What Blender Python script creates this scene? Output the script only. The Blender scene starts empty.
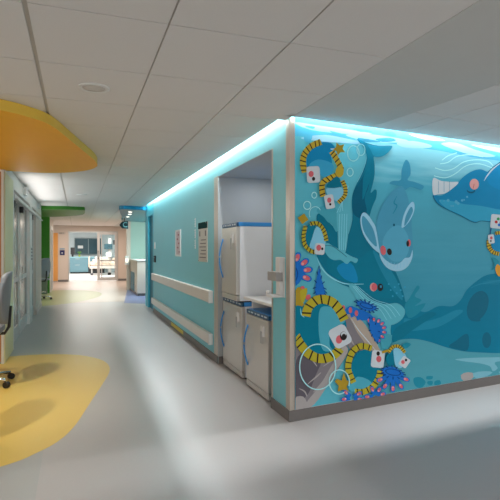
import bpy, bmesh, math, random
from mathutils import Vector, Matrix, geometry
random.seed(4)
C = bpy.context.scene.collection
R = math.radians
# ------------------------------------------------------------ camera
H = 2.74; CH = 1.55; YAW = R(19.44); FPX = 490.0
cd = bpy.data.cameras.new('camera'); cam = bpy.data.objects.new('camera', cd); C.objects.link(cam)
cam.location = (0, 0, CH); cam.rotation_euler = (R(90), 0, -YAW)
cd.sensor_width = 36; cd.lens = 36 * FPX / 500; cd.clip_start = .05; cd.clip_end = 200
bpy.context.scene.camera = cam
# ------------------------------------------------------------ world and exposure
w = bpy.data.worlds.new('world'); bpy.context.scene.world = w; w.use_nodes = True
bg = w.node_tree.nodes['Background']; bg.inputs[0].default_value = (1.0, .975, .955, 1); bg.inputs[1].default_value = 1.10
vs = bpy.context.scene.view_settings
vs.view_transform = 'Standard'; vs.look = 'None'; vs.gamma = 1; vs.use_curve_mapping = False; vs.exposure = 0.1
# mural wall frame: starts at the corner A, runs along MU, faces MN
MA = Vector((1.811, 4.048, 0)); MANG = R(82.8)
MU = Vector((math.sin(MANG), math.cos(MANG), 0)); MN = Vector((MU.y, -MU.x, 0))
def area(name, loc, sx, sy, power, col, direction=(0, 0, -1), xaxis=None, spread=180):
    l = bpy.data.lights.new(name, 'AREA'); l.shape = 'RECTANGLE'; l.size = sx; l.size_y = sy
    l.energy = power; l.color = col; l.spread = R(spread)
    o = bpy.data.objects.new(name, l); C.objects.link(o)
    z = -Vector(direction).normalized()
    x = Vector(xaxis if xaxis else (1, 0, 0)); x = (x - z * x.dot(z)).normalized(); y = z.cross(x)
    m = Matrix((x, y, z)).transposed().to_4x4(); m.translation = Vector(loc); o.matrix_world = m
    return o
def spot(name, loc, power, col, size=110, blend=.5, rad=.04, target=None):
    l = bpy.data.lights.new(name, 'SPOT'); l.energy = power; l.color = col; l.spot_size = R(size); l.spot_blend = blend
    l.shadow_soft_size = rad
    o = bpy.data.objects.new(name, l); C.objects.link(o); o.location = loc
    if target is not None:
        o.rotation_euler = (Vector(target) - Vector(loc)).to_track_quat('-Z', 'Y').to_euler()
    return o
LEDC = (.97, .985, 1.0)
area('cove_light', (1.782, (4.10 + 13.5) / 2, 2.885), 9.4, .02, 225, LEDC, (-.95, 0, -.31), (0, 1, 0))
mc = MA + MU * 1.95 + MN * .029
area('cove_light', (mc.x, mc.y, 2.885), 3.9, .02, 205, LEDC, (MN.x * .95, MN.y * .95, -.31), MU)
area('patient_room_window_light', (-3.6, 10.6, 1.5), 4.2, 2.0, 55, (.95, .98, 1), (1, 0, 0), (0, 1, 0))
area('added_linear_fill', (-.874, 10.55, 2.40), .035, 4.2, 21, (1, .975, .95), (1, 0, .12), (0, 0, 1))  # added fill for the ceiling and right wall, no known fixture here
area('added_linear_fill', (-.874, 13.9, 2.40), .035, 1.2, 3, (1, .975, .95), (1, 0, .12), (0, 0, 1))  # shorter added fill farther along the same wall
for yy in (5.5, 3.7):
    spot('canopy_downlight', (-1.22, yy + .08, 2.63), 120, (1, .95, .84), 86, .7, .03, target=(-.85, yy + .5, 0))
spot('canopy_downlight', (-1.6, 16.3, 2.60), 90, (1, .95, .8), 130, .6, .05, target=(-1.2, 16.4, 0))
for k in range(3):
    spot('alcove_downlight', (1.62 + .12 * k, 15.2 + 1.3 * k, 2.62), 60, (.85, 1, .97), 120, .6, .04, target=(1.7 + .2 * k, 15.6 + 1.3 * k, 0))
area('alcove_light', (2.55, 17.0, 2.62), .9, 2.4, 110, (.9, 1, .97), (0, .5, -1))
area('corridor_end_light', (.6, 23, 2.68), 2.0, 3.5, 90, (1, .86, .75))
area('patient_room_light', (.6, 30.5, 2.9), 3.4, 4, 330, (1, .97, .93))
area('niche_light', (2.35, 5.5, 2.53), .3, 1.2, 6, (1, .99, .97))

# ------------------------------------------------------------ helpers
def srgb(c):
    return tuple(((v / 255) / 12.92 if v / 255 <= .04045 else ((v / 255 + .055) / 1.055) ** 2.4) for v in c)
MATS = {}
def mat(name, rgb, rough=.5, metal=0, noise=.04, scale=8, bump=0, spec=.5, stretch=None, alpha=None, trans=0, emit=None, estr=1):
    if name in MATS: return MATS[name]
    m = bpy.data.materials.new(name); m.use_nodes = True; nt = m.node_tree; b = nt.nodes['Principled BSDF']
    col = srgb(rgb)
    b.inputs['Roughness'].default_value = rough; b.inputs['Metallic'].default_value = metal
    b.inputs['Specular IOR Level'].default_value = spec
    tc = nt.nodes.new('ShaderNodeTexCoord'); mp = nt.nodes.new('ShaderNodeMapping')
    nz = nt.nodes.new('ShaderNodeTexNoise'); nz.inputs['Scale'].default_value = scale; nz.inputs['Detail'].default_value = 4
    if stretch: mp.inputs['Scale'].default_value = stretch
    nt.links.new(tc.outputs['Object'], mp.inputs[0]); nt.links.new(mp.outputs[0], nz.inputs['Vector'])
    mx = nt.nodes.new('ShaderNodeMix'); mx.data_type = 'RGBA'
    mx.inputs['A'].default_value = tuple(min(1, v * (1 - noise)) for v in col) + (1,)
    mx.inputs['B'].default_value = tuple(min(1, v * (1 + noise)) for v in col) + (1,)
    nt.links.new(nz.outputs['Fac'], mx.inputs['Factor']); nt.links.new(mx.outputs['Result'], b.inputs['Base Color'])
    if bump:
        bp = nt.nodes.new('ShaderNodeBump'); bp.inputs['Strength'].default_value = bump; bp.inputs['Distance'].default_value = .002
        nt.links.new(nz.outputs['Fac'], bp.inputs['Height']); nt.links.new(bp.outputs[0], b.inputs['Normal'])
    if trans: b.inputs['Transmission Weight'].default_value = trans; b.inputs['IOR'].default_value = 1.05
    if alpha is not None: b.inputs['Alpha'].default_value = alpha
    if emit: b.inputs['Emission Color'].default_value = srgb(emit) + (1,); b.inputs['Emission Strength'].default_value = estr
    MATS[name] = m; return m
class MB:
    def __init__(s): s.bm = bmesh.new(); s.mats = []
    def mi(s, m):
        if m is None: return 0
        if m not in s.mats: s.mats.append(m)
        return s.mats.index(m)
    def box(s, a, b, m=None, bev=0, ang=0):
        a2 = [min(a[i], b[i]) for i in range(3)]; b2 = [max(a[i], b[i]) for i in range(3)]
        r = bmesh.ops.create_cube(s.bm, size=1); vs_ = r['verts']
        c = Vector([(a2[i] + b2[i]) / 2 for i in range(3)]); d = [max(b2[i] - a2[i], 1e-4) for i in range(3)]
        rot = Matrix.Rotation(ang, 4, 'Z')
        bmesh.ops.transform(s.bm, matrix=Matrix.Translation(c) @ rot @ Matrix.Diagonal((*d, 1)), verts=vs_)
        fs = set(f for v in vs_ for f in v.link_faces); k = s.mi(m)
        for f in fs: f.material_index = k
        if bev:
            es = set(e for v in vs_ for e in v.link_edges)
            r = bmesh.ops.bevel(s.bm, geom=list(es), offset=bev, segments=2, affect='EDGES', profile=.7)
            for f in r['faces']: f.material_index = k
        return s
    def prism(s, pts, z0, z1, m=None, side=None):
        n = len(pts); k = s.mi(m); ks = s.mi(side) if side else k
        lo = [s.bm.verts.new((p[0], p[1], z0)) for p in pts]; hi = [s.bm.verts.new((p[0], p[1], z1)) for p in pts]
        tri = geometry.tessellate_polygon([[Vector((p[0], p[1], 0)) for p in pts]])
        for t in tri:
            for L, rev in ((lo, 1), (hi, 0)):
                try: f = s.bm.faces.new([L[i] for i in (t if not rev else t[::-1])]); f.material_index = k
                except ValueError: pass
        for i in range(n):
            j = (i + 1) % n
            f = s.bm.faces.new((lo[i], lo[j], hi[j], hi[i])); f.material_index = ks
        return s
    def tube(s, pts, r, m=None, seg=10, cap=True):
        k = s.mi(m); pts = [Vector(p) for p in pts]; rings = []
        up = Vector((0, 0, 1))
        for i, p in enumerate(pts):
            t = (pts[min(i + 1, len(pts) - 1)] - pts[max(i - 1, 0)]).normalized()
            a = t.cross(up)
            if a.length < .05: a = t.cross(Vector((1, 0, 0)))
            a.normalize(); b = t.cross(a); rr = r[i] if isinstance(r, (list, tuple)) else r
            rings.append([s.bm.verts.new(p + a * rr * math.cos(2 * math.pi * q / seg) + b * rr * math.sin(2 * math.pi * q / seg)) for q in range(seg)])
        for i in range(len(rings) - 1):
            for q in range(seg):
                f = s.bm.faces.new((rings[i][q], rings[i][(q + 1) % seg], rings[i + 1][(q + 1) % seg], rings[i + 1][q])); f.material_index = k; f.smooth = True
        if cap:
            for rg in (rings[0], rings[-1]):
                f = s.bm.faces.new(rg); f.material_index = k
        return s
    def lathe(s, prof, loc, m=None, seg=28):
        k = s.mi(m); rings = []
        for (r, z) in prof:
            rings.append([s.bm.verts.new((loc[0] + r * math.cos(2 * math.pi * q / seg), loc[1] + r * math.sin(2 * math.pi * q / seg), loc[2] + z)) for q in range(seg)])
        for i in range(len(rings) - 1):
            for q in range(seg):
                f = s.bm.faces.new((rings[i][q], rings[i][(q + 1) % seg], rings[i + 1][(q + 1) % seg], rings[i + 1][q])); f.material_index = k; f.smooth = True
        for rg in (rings[0], rings[-1]):
            f = s.bm.faces.new(rg); f.material_index = k
        return s
    def quad(s, pts, m=None):
        f = s.bm.faces.new([s.bm.verts.new(p) for p in pts]); f.material_index = s.mi(m); return s
    def build(s, name, m=None, parent=None, smooth=False):
        bmesh.ops.recalc_face_normals(s.bm, faces=s.bm.faces[:])
        me = bpy.data.meshes.new(name)
        if parent is not None:
            wl = parent.location if parent.parent is None else (parent.parent.location + parent.location)
            off = parent.matrix_world_off if hasattr(parent, 'matrix_world_off') else None
        s.bm.to_mesh(me); s.bm.free()
        if s.mats:
            for q in s.mats: me.materials.append(q)
        elif m: me.materials.append(m)
        if smooth:
            for p in me.polygons: p.use_smooth = True
        o = bpy.data.objects.new(name, me); C.objects.link(o)
        if parent: o.parent = parent
        return o
def tag(o, label=None, cat=None, group=None, kind=None):
    if label: o['label'] = label
    if cat: o['category'] = cat
    if group: o['group'] = group
    if kind: o['kind'] = kind
    return o
def empty(name, loc=(0, 0, 0), rz=0, label=None, cat=None, group=None):
    o = bpy.data.objects.new(name, None); C.objects.link(o); o.location = loc; o.rotation_euler = (0, 0, rz); o.empty_display_size = .05
    return tag(o, label, cat, group)
class Off(MB):
    """mesh written in world coordinates but stored relative to the thing's base"""
    def __init__(s, base): super().__init__(); s.base = Vector(base)
    def build(s, name, m=None, parent=None, smooth=False):
        bmesh.ops.translate(s.bm, vec=-s.base, verts=s.bm.verts[:])
        return super().build(name, m, parent, smooth)
def struct(name, mb, m=None):
    o = mb.build(name, m); o['kind'] = 'structure'; return o
def copy_tree(o, parent=None):
    c = o.copy(); C.objects.link(c); c.parent = parent
    for ch in [x for x in bpy.data.objects if x.parent == o]: copy_tree(ch, c)
    return c

# ------------------------------------------------------------ materials
teal_wall = mat('teal_wall_paint', (124, 202, 214), .45, noise=.03, scale=2)
cyan_wall = mat('cyan_wall_paint', (64, 190, 214), .45, noise=.02)
dteal = mat('deep_teal_paint', (10, 120, 145), .5, noise=.03)
white_wall = mat('white_wall_paint', (238, 232, 226), .55, noise=.02)
pink_wall = mat('warm_wall_paint', (214, 200, 188), .55, noise=.02)
niche_wall = mat('niche_wall_paint', (182, 188, 190), .6, noise=.02)
base_m = mat('grey_rubber_base', (116, 112, 110), .45, noise=.05)
floor_grey = mat('grey_vinyl', (174, 171, 170), .34, noise=.035, scale=60, bump=.05)
floor_light = mat('pale_vinyl', (166, 168, 167), .34, noise=.03, scale=60)
floor_yellow = mat('yellow_vinyl', (220, 188, 96), .36, noise=.03, scale=50)
floor_green = mat('green_vinyl', (160, 164, 108), .36, noise=.03, scale=50)
floor_blue = mat('blue_vinyl', (112, 126, 168), .36, noise=.03, scale=50)
tile_m = mat('mineral_fibre_tile', (228, 225, 222), .9, noise=.03, scale=120, bump=.1)
grid_m = mat('ceiling_grid_metal', (200, 197, 192), .5, noise=.01)
gyp_m = mat('painted_soffit', (208, 208, 204), .8, noise=.02)
steel = mat('brushed_steel', (186, 184, 180), .33, metal=.85, noise=.05, scale=30, stretch=(20, 20, 1))
beige_metal = mat('corner_guard_metal', (196, 186, 174), .35, metal=.5, noise=.04, scale=20)
white_pl = mat('white_plastic', (226, 226, 224), .4, noise=.02)
frid_w = mat('fridge_white', (236, 238, 242), .4, noise=.02)
frid_s = mat('fridge_steel', (216, 212, 206), .34, metal=.55, noise=.05, scale=25, stretch=(1, 1, 14))
blue_pl = mat('blue_plastic', (62, 150, 222), .35, noise=.03)
blue_dk = mat('dark_blue_panel', (28, 78, 116), .4, noise=.05)
dark = mat('black_plastic', (30, 30, 32), .5, noise=.1)
rail_m = mat('pale_rail_vinyl', (222, 216, 208), .4, noise=.02)
glass = mat('clear_glass', (235, 245, 245), .03, noise=0, trans=1)
yel_can = mat('yellow_canopy_paint', (250, 182, 24), .55, noise=.03)
yel_edge = mat('yellow_canopy_edge', (236, 196, 72), .5, noise=.03)
green_can = mat('green_canopy_paint', (50, 128, 22), .5, noise=.03)
teal_can = mat('blue_canopy_paint', (20, 135, 175), .4, noise=.03)
wood = mat('oak_veneer', (206, 150, 84), .45, noise=.1, scale=6, stretch=(12, 12, .8))
orange_w = mat('orange_panel', (228, 160, 84), .5, noise=.05)
cream_g = mat('cream_green_panel', (232, 226, 182), .5, noise=.03)
chair_g = mat('grey_chair_shell', (128, 134, 142), .5, noise=.05)
chrome = mat('chrome', (205, 205, 208), .15, metal=1, noise=.02)
door_gl = mat('greyed_door_glass', (172, 170, 162), .25, noise=.06, scale=3, alpha=.72)
alu = mat('aluminium_frame', (200, 198, 196), .4, metal=.2, noise=.03)
counter_m = mat('white_counter', (232, 232, 230), .35, noise=.02)
cab_blue = mat('blue_grey_cabinet', (98, 136, 148), .5, noise=.03)
win_dk = mat('dark_window_glass', (58, 86, 96), .1, noise=.2, scale=3)
sheet = mat('peach_bed_sheet', (232, 204, 184), .8, noise=.04)

# ------------------------------------------------------------ floor: one surface, inlays set 1 mm proud in the same mesh
def smooth_pts(pts, n=6, closed=True):
    out = []; N = len(pts); rng = range(N if closed else N - 1)
    for i in rng:
        g = (lambda j: pts[j % N]) if closed else (lambda j: pts[max(0, min(N - 1, j))])
        p0, p1, p2, p3 = g(i - 1), g(i), g(i + 1), g(i + 2)
        for q in range(n):
            t = q / n; t2 = t * t; t3 = t2 * t
            out.append(tuple(.5 * (2 * p1[a] + (-p0[a] + p2[a]) * t + (2 * p0[a] - 5 * p1[a] + 4 * p2[a] - p3[a]) * t2 + (-p0[a] + 3 * p1[a] - 3 * p2[a] + p3[a]) * t3) for a in range(2)))
    if not closed: out.append(tuple(pts[-1]))
    return out
f = MB()
f.box((-7, -5, -.1), (9, 38, 0), floor_grey)
f.prism([(-7, -5), (-.245, -5), (-.245, 15.4), (-7, 15.4)], 0, .0006, floor_light)
f.prism([(-1.0, 15.2), (2.6, 15.2), (2.6, 25.6), (-1.0, 25.6)], 0, .0008, mat('peach_vinyl', (194, 180, 170), .36, noise=.03, scale=60))
blob = [(-2.6, 3.4), (-1.3, 3.55), (-.519, 3.895), (-.3, 4.06), (-.131, 4.285), (-.01, 4.62), (.124, 5.22), (.27, 5.87), (.385, 6.45), (.40, 6.85), (.33, 7.2), (.177, 7.48), (-.03, 7.70), (-.38, 7.86), (-.87, 7.9), (-1.6, 7.7), (-2.6, 7.4)]
f.prism(smooth_pts(blob), 0, .0012, floor_yellow)
blob2 = [(-1.9, 14.7), (-.86, 14.75), (-.2, 15.2), (.3, 16.0), (.72, 17.2), (.80, 18.6), (.4, 19.7), (-.3, 20.2), (-.9, 20.2), (-1.9, 19.9)]
f.prism(smooth_pts(blob2), 0, .0012, floor_green)
f.prism([(1.295, 14.75), (1.9, 14.3), (4, 14.3), (4, 20.4), (1.9, 20.4), (1.84, 19.6)], 0, .0012, floor_blue)
f.prism([(-4, 25.6), (5, 25.6), (5, 38), (-4, 38)], 0, .001, mat('room_vinyl', (228, 222, 218), .3, noise=.02, scale=60))
struct('floor', f)

# ------------------------------------------------------------ ceiling
c = MB()
ED = 1.735                                             # ceiling stops short of the corridor wall: the cove slot
GX = [-.24 + .697 * i for i in range(-9, 3)] + [1.811]  # tile lines along the corridor
GX = [-.24 - .697 * 8 + .697 * i for i in range(0, 11)]
GY = [2.58 + .778 * i for i in range(-4, 30)]
def inset_tile(x0, x1, y0, y1, wl, wr):
    c.box((x0 + wl, y0 + .005, H), (x1 - wr, y1 - .005, H + .02), tile_m)
for j in range(len(GY) - 1):
    for i in range(len(GX)):
        x0 = GX[i]; far = GY[j] >= 3.9
        x1 = GX[i + 1] if i + 1 < len(GX) else None
        if x1 is None:
            x1 = ED if far else 1.811
        if x1 > ED and far: x1 = ED
        if x1 - x0 < .05: continue
        inset_tile(x0, x1, GY[j], GY[j + 1], .013 if abs(x0 + .24) < .01 else .006, .013 if abs(x1 + .24) < .01 else .005)
c.box((-5.9, -.54, H + .012), (ED, 26, H + .05), grid_m)
# right hand tiled field, turned to follow the mural wall
P0 = Vector((2.752, 3.516, 0)); U = MU; V = Vector((-MU.y, MU.x, 0))
def uv(u, v): p = P0 + U * u + V * v; return (p.x, p.y)
wallv = (MA - P0).dot(V)                               # distance from P0 to the mural wall
us = [0, .40] + [.40 + .70 * i for i in range(1, 9)]
vsn = [-.78 * i for i in range(0, 6)]
def rt(u0, u1, v0, v1):
    g = .006
    c.prism([uv(u0 + g, v0 + g), uv(u1 - g, v0 + g), uv(u1 - g, v1 - g), uv(u0 + g, v1 - g)], H, H + .02, tile_m)
for i in range(len(us) - 1):
    rt(us[i], us[i + 1], 0, wallv - .065)
    for j in range(len(vsn) - 1): rt(us[i], us[i + 1], vsn[j + 1], vsn[j])
c.prism([uv(0, -3.9), uv(6, -3.9), uv(6, wallv - .065), uv(0, wallv - .065)], H + .012, H + .05, grid_m)
# plain painted band between the two tiled fields
e0 = MA + MN * .065
q1 = uv(0, wallv - .065); q2 = uv(0, -3.9)
c.prism([(1.813, -.5), (q2[0], q2[1]), (q1[0], q1[1]), (ED + .0, 3.986 + .0), (ED, 4.00), (1.813, 3.90)], H, H + .04, gyp_m)
struct('ceiling', c)
# slot upstand and cap above the cove
u = MB()
u.box((ED - .01, 3.99, H + .051), (ED, 13.95, 3.0), white_wall)
u.box((ED - .01, 3.9, 3.0), (1.95, 13.95, 3.02), white_wall)
a0 = MA + MN * .065; a1 = a0 + MU * 4.1
u.prism([(a0.x - .04, a0.y), (a1.x, a1.y), (a1.x + MN.x * .01, a1.y + MN.y * .01), (a0.x - .04, a0.y - .01)], H + .051, 3.0, white_wall)
b0 = MA - MN * .13; b1 = b0 + MU * 4.1
u.prism([(a0.x - .04, a0.y), (a1.x, a1.y), (b1.x, b1.y), (b0.x, b0.y)], 3.0, 3.02, white_wall)
struct('trim_1', u)

# ------------------------------------------------------------ right corridor wall, niche and mural wall
W = 1.811; N0, N1 = 4.48, 6.44; NZ = 2.55
r = MB()
r.prism([(MA.x, MA.y), (MA.x + MU.x * 4.1, MA.y + MU.y * 4.1), (MA.x + MU.x * 4.1 - MN.x * .13, MA.y + MU.y * 4.1 - MN.y * .13), (1.93, MA.y + .16), (1.93, N0), (W, N0)], 0, 3.0, teal_wall)
struct('wall_right', r)
r = MB()
r.box((W, N0, NZ), (W + .12, N1, 3.0), teal_wall)
r.box((W, N1, 0), (W + .12, 12.40, 3.0), teal_wall)
struct('wall_corridor', r)
r = MB()
r.box((W + .12, N1 + .0, 0), (2.85, N1 + .1, 2.9), niche_wall)
r.box((2.75, N0, 0), (2.85, N1, 2.9), niche_wall)
r.box((W + .12, N0, NZ), (2.75, N1, NZ + .05), niche_wall)
r.box((2.0, N0 - .02, 0), (2.75, N0, NZ), niche_wall)
r.box((W + .001, N1 - .008, 0), (2.75, N1 - .0005, NZ - .006), niche_wall)
r.box((W + .001, N0, NZ - .006), (2.75, N1, NZ - .0005), niche_wall)
struct('wall_niche', r)
# white lining strip of the niche's far jamb is the niche wall itself; dark base inside
b = MB()
b.box((W - .012, N1 + .004, 0), (W, 12.4, .10)); b.box((W - .012, MA.y - .0, 0), (W, N0, .10)); b.box((W + .002, N1 - .02, 0), (2.6, N1 - .0085, .10))
o = struct('baseboard_right', b, base_m)
b = MB()
k1 = MA + MU * 4.0
b.prism([(MA.x - .012, MA.y - .001), (MA.x - .012, MA.y - .012), (k1.x + MN.x * .014, k1.y + MN.y * .014), (k1.x, k1.y)], 0, .10)
struct('baseboard_mural', b, base_m)
def cguard(name, pts, z0, z1, lab):
    m = MB(); m.prism(pts, z0, z1); o = m.build(name, beige_metal); return tag(o, lab, 'corner guard')
n = MN; mu = MU
cguard('corner_guard', [(W - .004, 4.13), (W - .004, MA.y - .005), (MA.x + mu.x * .045 + n.x * .005, MA.y + mu.y * .045 + n.y * .005), (MA.x + mu.x * .045 + n.x * .0005, MA.y + mu.y * .045 + n.y * .0005), (W + .0005, MA.y + .0005), (W - .0005, 4.13)], .102, 2.735,
       'tall beige metal corner guard on the edge between the mural wall and the teal wall')
cguard('corner_guard', [(W - .004, N1), (W - .004, N1 + .19), (W, N1 + .19), (W, N1)], .102, 2.56, 'beige metal guard along the far edge of the refrigerator niche')
cguard('corner_guard', [(W - .004, N0 - .03), (W - .004, N0 + .001), (W + .1, N0 + .001), (W + .1, N0 + .0001), (W - .0005, N0 + .0001), (W - .0005, N0 - .03)], .102, 2.545, 'thin beige metal guard along the near edge of the refrigerator niche')
# far end of the corridor wall: cyan door frame, recessed deep teal door, cyan pier
r = MB()
r.box((W, 12.40, 0), (W + .12, 12.55, 3.0), cyan_wall)
r.box((W, 12.55, 2.45), (W + .12, 13.43, 3.0), cyan_wall)
r.box((W, 13.43, 0), (W + .12, 13.95, 3.0), cyan_wall)
r.box((W + .12, 13.85, 0), (4, 13.95, 2.9), cyan_wall)
struct('wall_pier', r)
r = MB(); r.box((W + .05, 12.55, 0), (W + .1, 13.43, 2.45), dteal); struct('door_1', r)
# alcove behind
lit = mat('alcove_teal_paint', (172, 208, 198), .5, noise=.02)
r = MB(); r.box((1.83, 19.5, 0), (4, 19.65, 2.9), lit); r.box((3.9, 13.95, 0), (4, 19.5, 2.9), lit); struct('wall_alcove', r)
r = MB(); r.box((1.80, 19.38, 0), (1.95, 19.5, H - .01), pink_wall); struct('trim_2', r)
r = MB(); r.box((2.62, 19.65, 0), (2.75, 25.6, 2.9), pink_wall); struct('wall_corridor_end', r)
# ceiling above the alcove
r = MB(); r.box((ED + .003, 13.97, H), (4, 26, H + .05), gyp_m); struct('ceiling.001', r)

# ------------------------------------------------------------ left side
LX = -.93
r = MB()
r.box((-3.2, 7.44, 0), (LX - .055, 7.6, 2.62), wood)            # oak lined end of the nurse station
struct('wall_station', r)
r = MB(); r.box((-.972, 7.40, 0), (-.942, 7.439, 2.64), white_pl); tag(struct('trim_3', r), None)
r = MB()
r.box((LX - .012, 7.44, 0), (LX, 8.36, 2.62), cream_g); r.box((LX - .05, 7.44, 0), (LX - .0125, 8.36, 2.62), wood); struct('wall_left_panel', r)
r = MB()
r.box((LX - .12, 7.44, 2.62), (LX + .0, 14.7, H), white_wall)        # fascia over the doors
r.box((LX - .12, 8.36, 2.50), (LX, 14.7, 2.62), white_wall)
r.box((LX - .12, 8.36, 0), (LX, 8.46, 2.5), white_wall)
r.box((LX - .12, 11.2, 0), (LX, 11.75, 2.5), white_wall)
r.box((LX - .12, 12.75, 0), (LX, 14.7, 2.5), pink_wall)
r.box((-3.2, 14.6, 0), (LX - .12, 14.7, 2.7), pink_wall)
struct('wall_left', r)
def slide_leaf(y0, y1, lab, x=-1.0):
    e = empty('sliding_door', (x, y0, 0), label=lab, cat='door')
    L = y1 - y0; st = .11
    m = MB(); m.box((-.02, 0, .02), (.02, st, 2.49)); m.box((-.02, L - st, .02), (.02, L, 2.49)); m.box((-.02, st, 2.36), (.02, L - st, 2.49)); m.box((-.02, st, .02), (.02, L - st, .25)); m.box((-.02, st, 1.0), (.02, L - st, 1.08))
    m.build('door_frame', alu, e)
    m = MB(); m.box((-.006, st, .25), (.006, L - st, 1.0)); m.box((-.006, st, 1.08), (.006, L - st, 2.36)); m.build('door_glass', door_gl, e)
    m = MB(); m.box((.021, -.02, 2.22), (.085, .13, 2.33), None, .012); m.build('roller_housing', dark, e)
    m = MB(); m.tube([(.02, .06, .95), (.06, .06, .95), (.06, .06, 1.25), (.02, .06, 1.25)], .01); m.build('door_handle', chrome, e)
    return e
slide_leaf(8.47, 9.62, 'glazed sliding door leaf beside the cream green panel on the left wall')
slide_leaf(9.70, 11.18, 'glazed sliding door leaf of the left wall, between the first leaf and the white post')
slide_leaf(11.77, 12.73, 'narrow glazed sliding door leaf next to the pinkish wall end')
r = MB(); r.box((-4.2, 12.8, 0), (-1.05, 12.9, 2.9), white_wall); r.box((-4.2, 8.3, 0), (-1.05, 8.4, 2.9), white_wall); r.box((-4.2, 8.4, 0), (-4.1, 12.8, 2.9), white_wall); r.box((-1.1, 9.62, .0), (-1.0, 9.70, 2.5), dark); struct('wall_left_backing', r)
for (y, z, lab) in ((9.75, 2.63, 'small white sensor box on the fascia above the second sliding door leaf'), (13.3, 2.66, 'small white sensor box on the fascia nearest the green canopy')):
    e = empty('sensor_box', (LX, y, z), label=lab, cat='sensor')
    m = MB(); m.box((0.0005, 0, -.07), (.06, .34, .07), None, .008); m.build('housing', white_pl, e)
    m = MB(); m.box((.0605, .04, -.05), (.066, .3, .05)); m.build('lens', mat('grey_lens', (150, 152, 155), .3), e)
def wall_sign(y, z, w_, h_, lab):
    e = empty('door_sign', (LX, y, z), label=lab, cat='sign')
    m = MB(); m.box((.0005, 0, 0), (.012, w_, h_)); m.build('sign_plate', white_pl, e)
    m = MB()
    for k in range(4): m.box((.0125, w_ * .15, h_ * (.12 + .22 * k)), (.014, w_ * .85, h_ * (.24 + .22 * k)))
    m.build('lettering', dark, e)
wall_sign(11.35, 1.30, .28, .32, 'small white wall sign with dark lines on the post between the sliding doors')
wall_sign(8.3, 1.42, .06, .22, 'narrow dark lined sign on the white jamb by the cream green panel')
b = MB(); b.box((LX, 12.76, 0), (LX + .012, 14.7, .1)); struct('baseboard_left', b, mat('pale_base', (196, 186, 178), .5))
e = empty('added_light_trough', (LX, 8.45, 2.38), label='slim white trough added along the door heads of the left wall to hold fill light', cat='light')
m = MB(); m.box((.0005, 0, -.035), (.05, 6.05, -.02)); m.box((.0005, 0, -.02), (.012, 6.05, .05)); m.build('trough', white_pl, e)  # invented housing for the added fill lamps
# green alcove
r = MB(); r.box((-3.2, 19.0, 0), (LX - .0, 19.15, 2.9), mat('green_paint', (62, 140, 36), .5, noise=.03)); r.box((-3.3, 14.7, 0), (-3.2, 19.0, 2.9), pink_wall); struct('wall_green', r)
e = empty('work_counter', (-1.6, 18.5, 0), label='dark grey green counter against the green wall of the far left alcove', cat='counter')
m = MB(); m.box((-.9, 0, .98), (.62, .49, 1.03)); m.build('worktop', counter_m, e)
m = MB(); m.box((-.9, .06, .0), (.60, .49, .98)); m.build('body', mat('grey_green_laminate', (92, 108, 92), .5), e)
r = MB(); r.box((LX - .1, 19.15, 0), (LX, 21.8, H - .01), pink_wall); r.box((LX, 19.55, .0), (LX + .02, 19.68, 2.45), white_wall); r.box((LX, 21.2, .0), (LX + .02, 21.35, 2.45), white_wall); r.box((LX, 19.68, 2.33), (LX + .02, 21.2, 2.45), white_wall); r.box((LX, 19.68, 0), (LX + .008, 21.2, 2.33), mat('grey_door', (150, 146, 140), .5)); struct('wall_left_end', r)
# nurse station desk, out of the frame to the left, under the yellow canopy
e = empty('nurse_station_desk', (-2.0, 5.4, 0), label='long oak nurse station desk under the yellow canopy', cat='desk')
m = MB(); m.box((-.45, -2.4, .98), (.35, 2.0, 1.02)); m.build('desktop', counter_m, e)
m = MB(); m.box((-.42, -2.36, 0), (.0, 1.98, .98)); m.build('body', wood, e)

# canopies
def canopy(name, pts, z0, z1, um, sm, lab):
    m = MB(); m.prism(smooth_pts(pts, 5), z0, z1, um, sm); return tag(m.build(name), lab, 'canopy')
canopy('ceiling_canopy', [(-3.0, 3.9), (-1.6, 3.95), (-.85, 4.10), (-.571, 4.284), (-.403, 4.408), (-.223, 4.65), (-.067, 5.22), (.06, 5.72), (.185, 6.22), (.243, 6.58), (.24, 6.80), (.17, 7.05), (.03, 7.27), (-.23, 7.49), (-.63, 7.58), (-1.6, 7.42), (-3.0, 7.3)], 2.65, H - .002, yel_can, yel_edge,
       'large rounded yellow orange canopy panel under the ceiling on the left')
canopy('ceiling_canopy', [(-2.8, 14.25), (-.862, 14.245), (-.3, 14.2), (.1, 14.25), (.206, 14.45), (.2, 15.8), (.05, 16.45), (-.215, 16.9), (-.9, 17.6), (-2.8, 18.2)], 2.65, H - .002, green_can, green_can,
       'green rounded canopy panel under the ceiling beyond the sliding doors')
canopy('ceiling_canopy', [(1.086, 13.56), (1.3, 13.50), (1.762, 13.65), (2.4, 13.97), (3.8, 13.97), (3.8, 19.3), (1.76, 19.1), (1.55, 17.8), (1.36, 16.3), (1.2, 14.9), (1.10, 13.9)], 2.64, H - .002, mat('blue_canopy_under', (38, 120, 140), .35, noise=.03), teal_can,
       'blue canopy panel with small downlights beyond the teal corridor wall')
lampm = mat('lamp_glow', (255, 250, 240), .4, emit=(255, 250, 240), estr=4)
for k, (x, y) in enumerate(((1.42, 14.25), (1.50, 15.15), (1.56, 16.4))):
    e = empty('downlight', (x, y, 2.64), label='small round downlight in the blue canopy, ' + ('nearest of the row of three', 'middle one of the row of three', 'farthest of the row of three')[k], cat='light', group='downlights in the blue canopy')
    m = MB(); m.lathe([(.075, -.001), (.075, -.008), (.055, -.010)], (0, 0, 0)); m.build('ring', white_pl, e)
    m = MB(); m.lathe([(.05, -.011), (.05, -.014)], (0, 0, 0)); m.build('lens', lampm, e)

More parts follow.
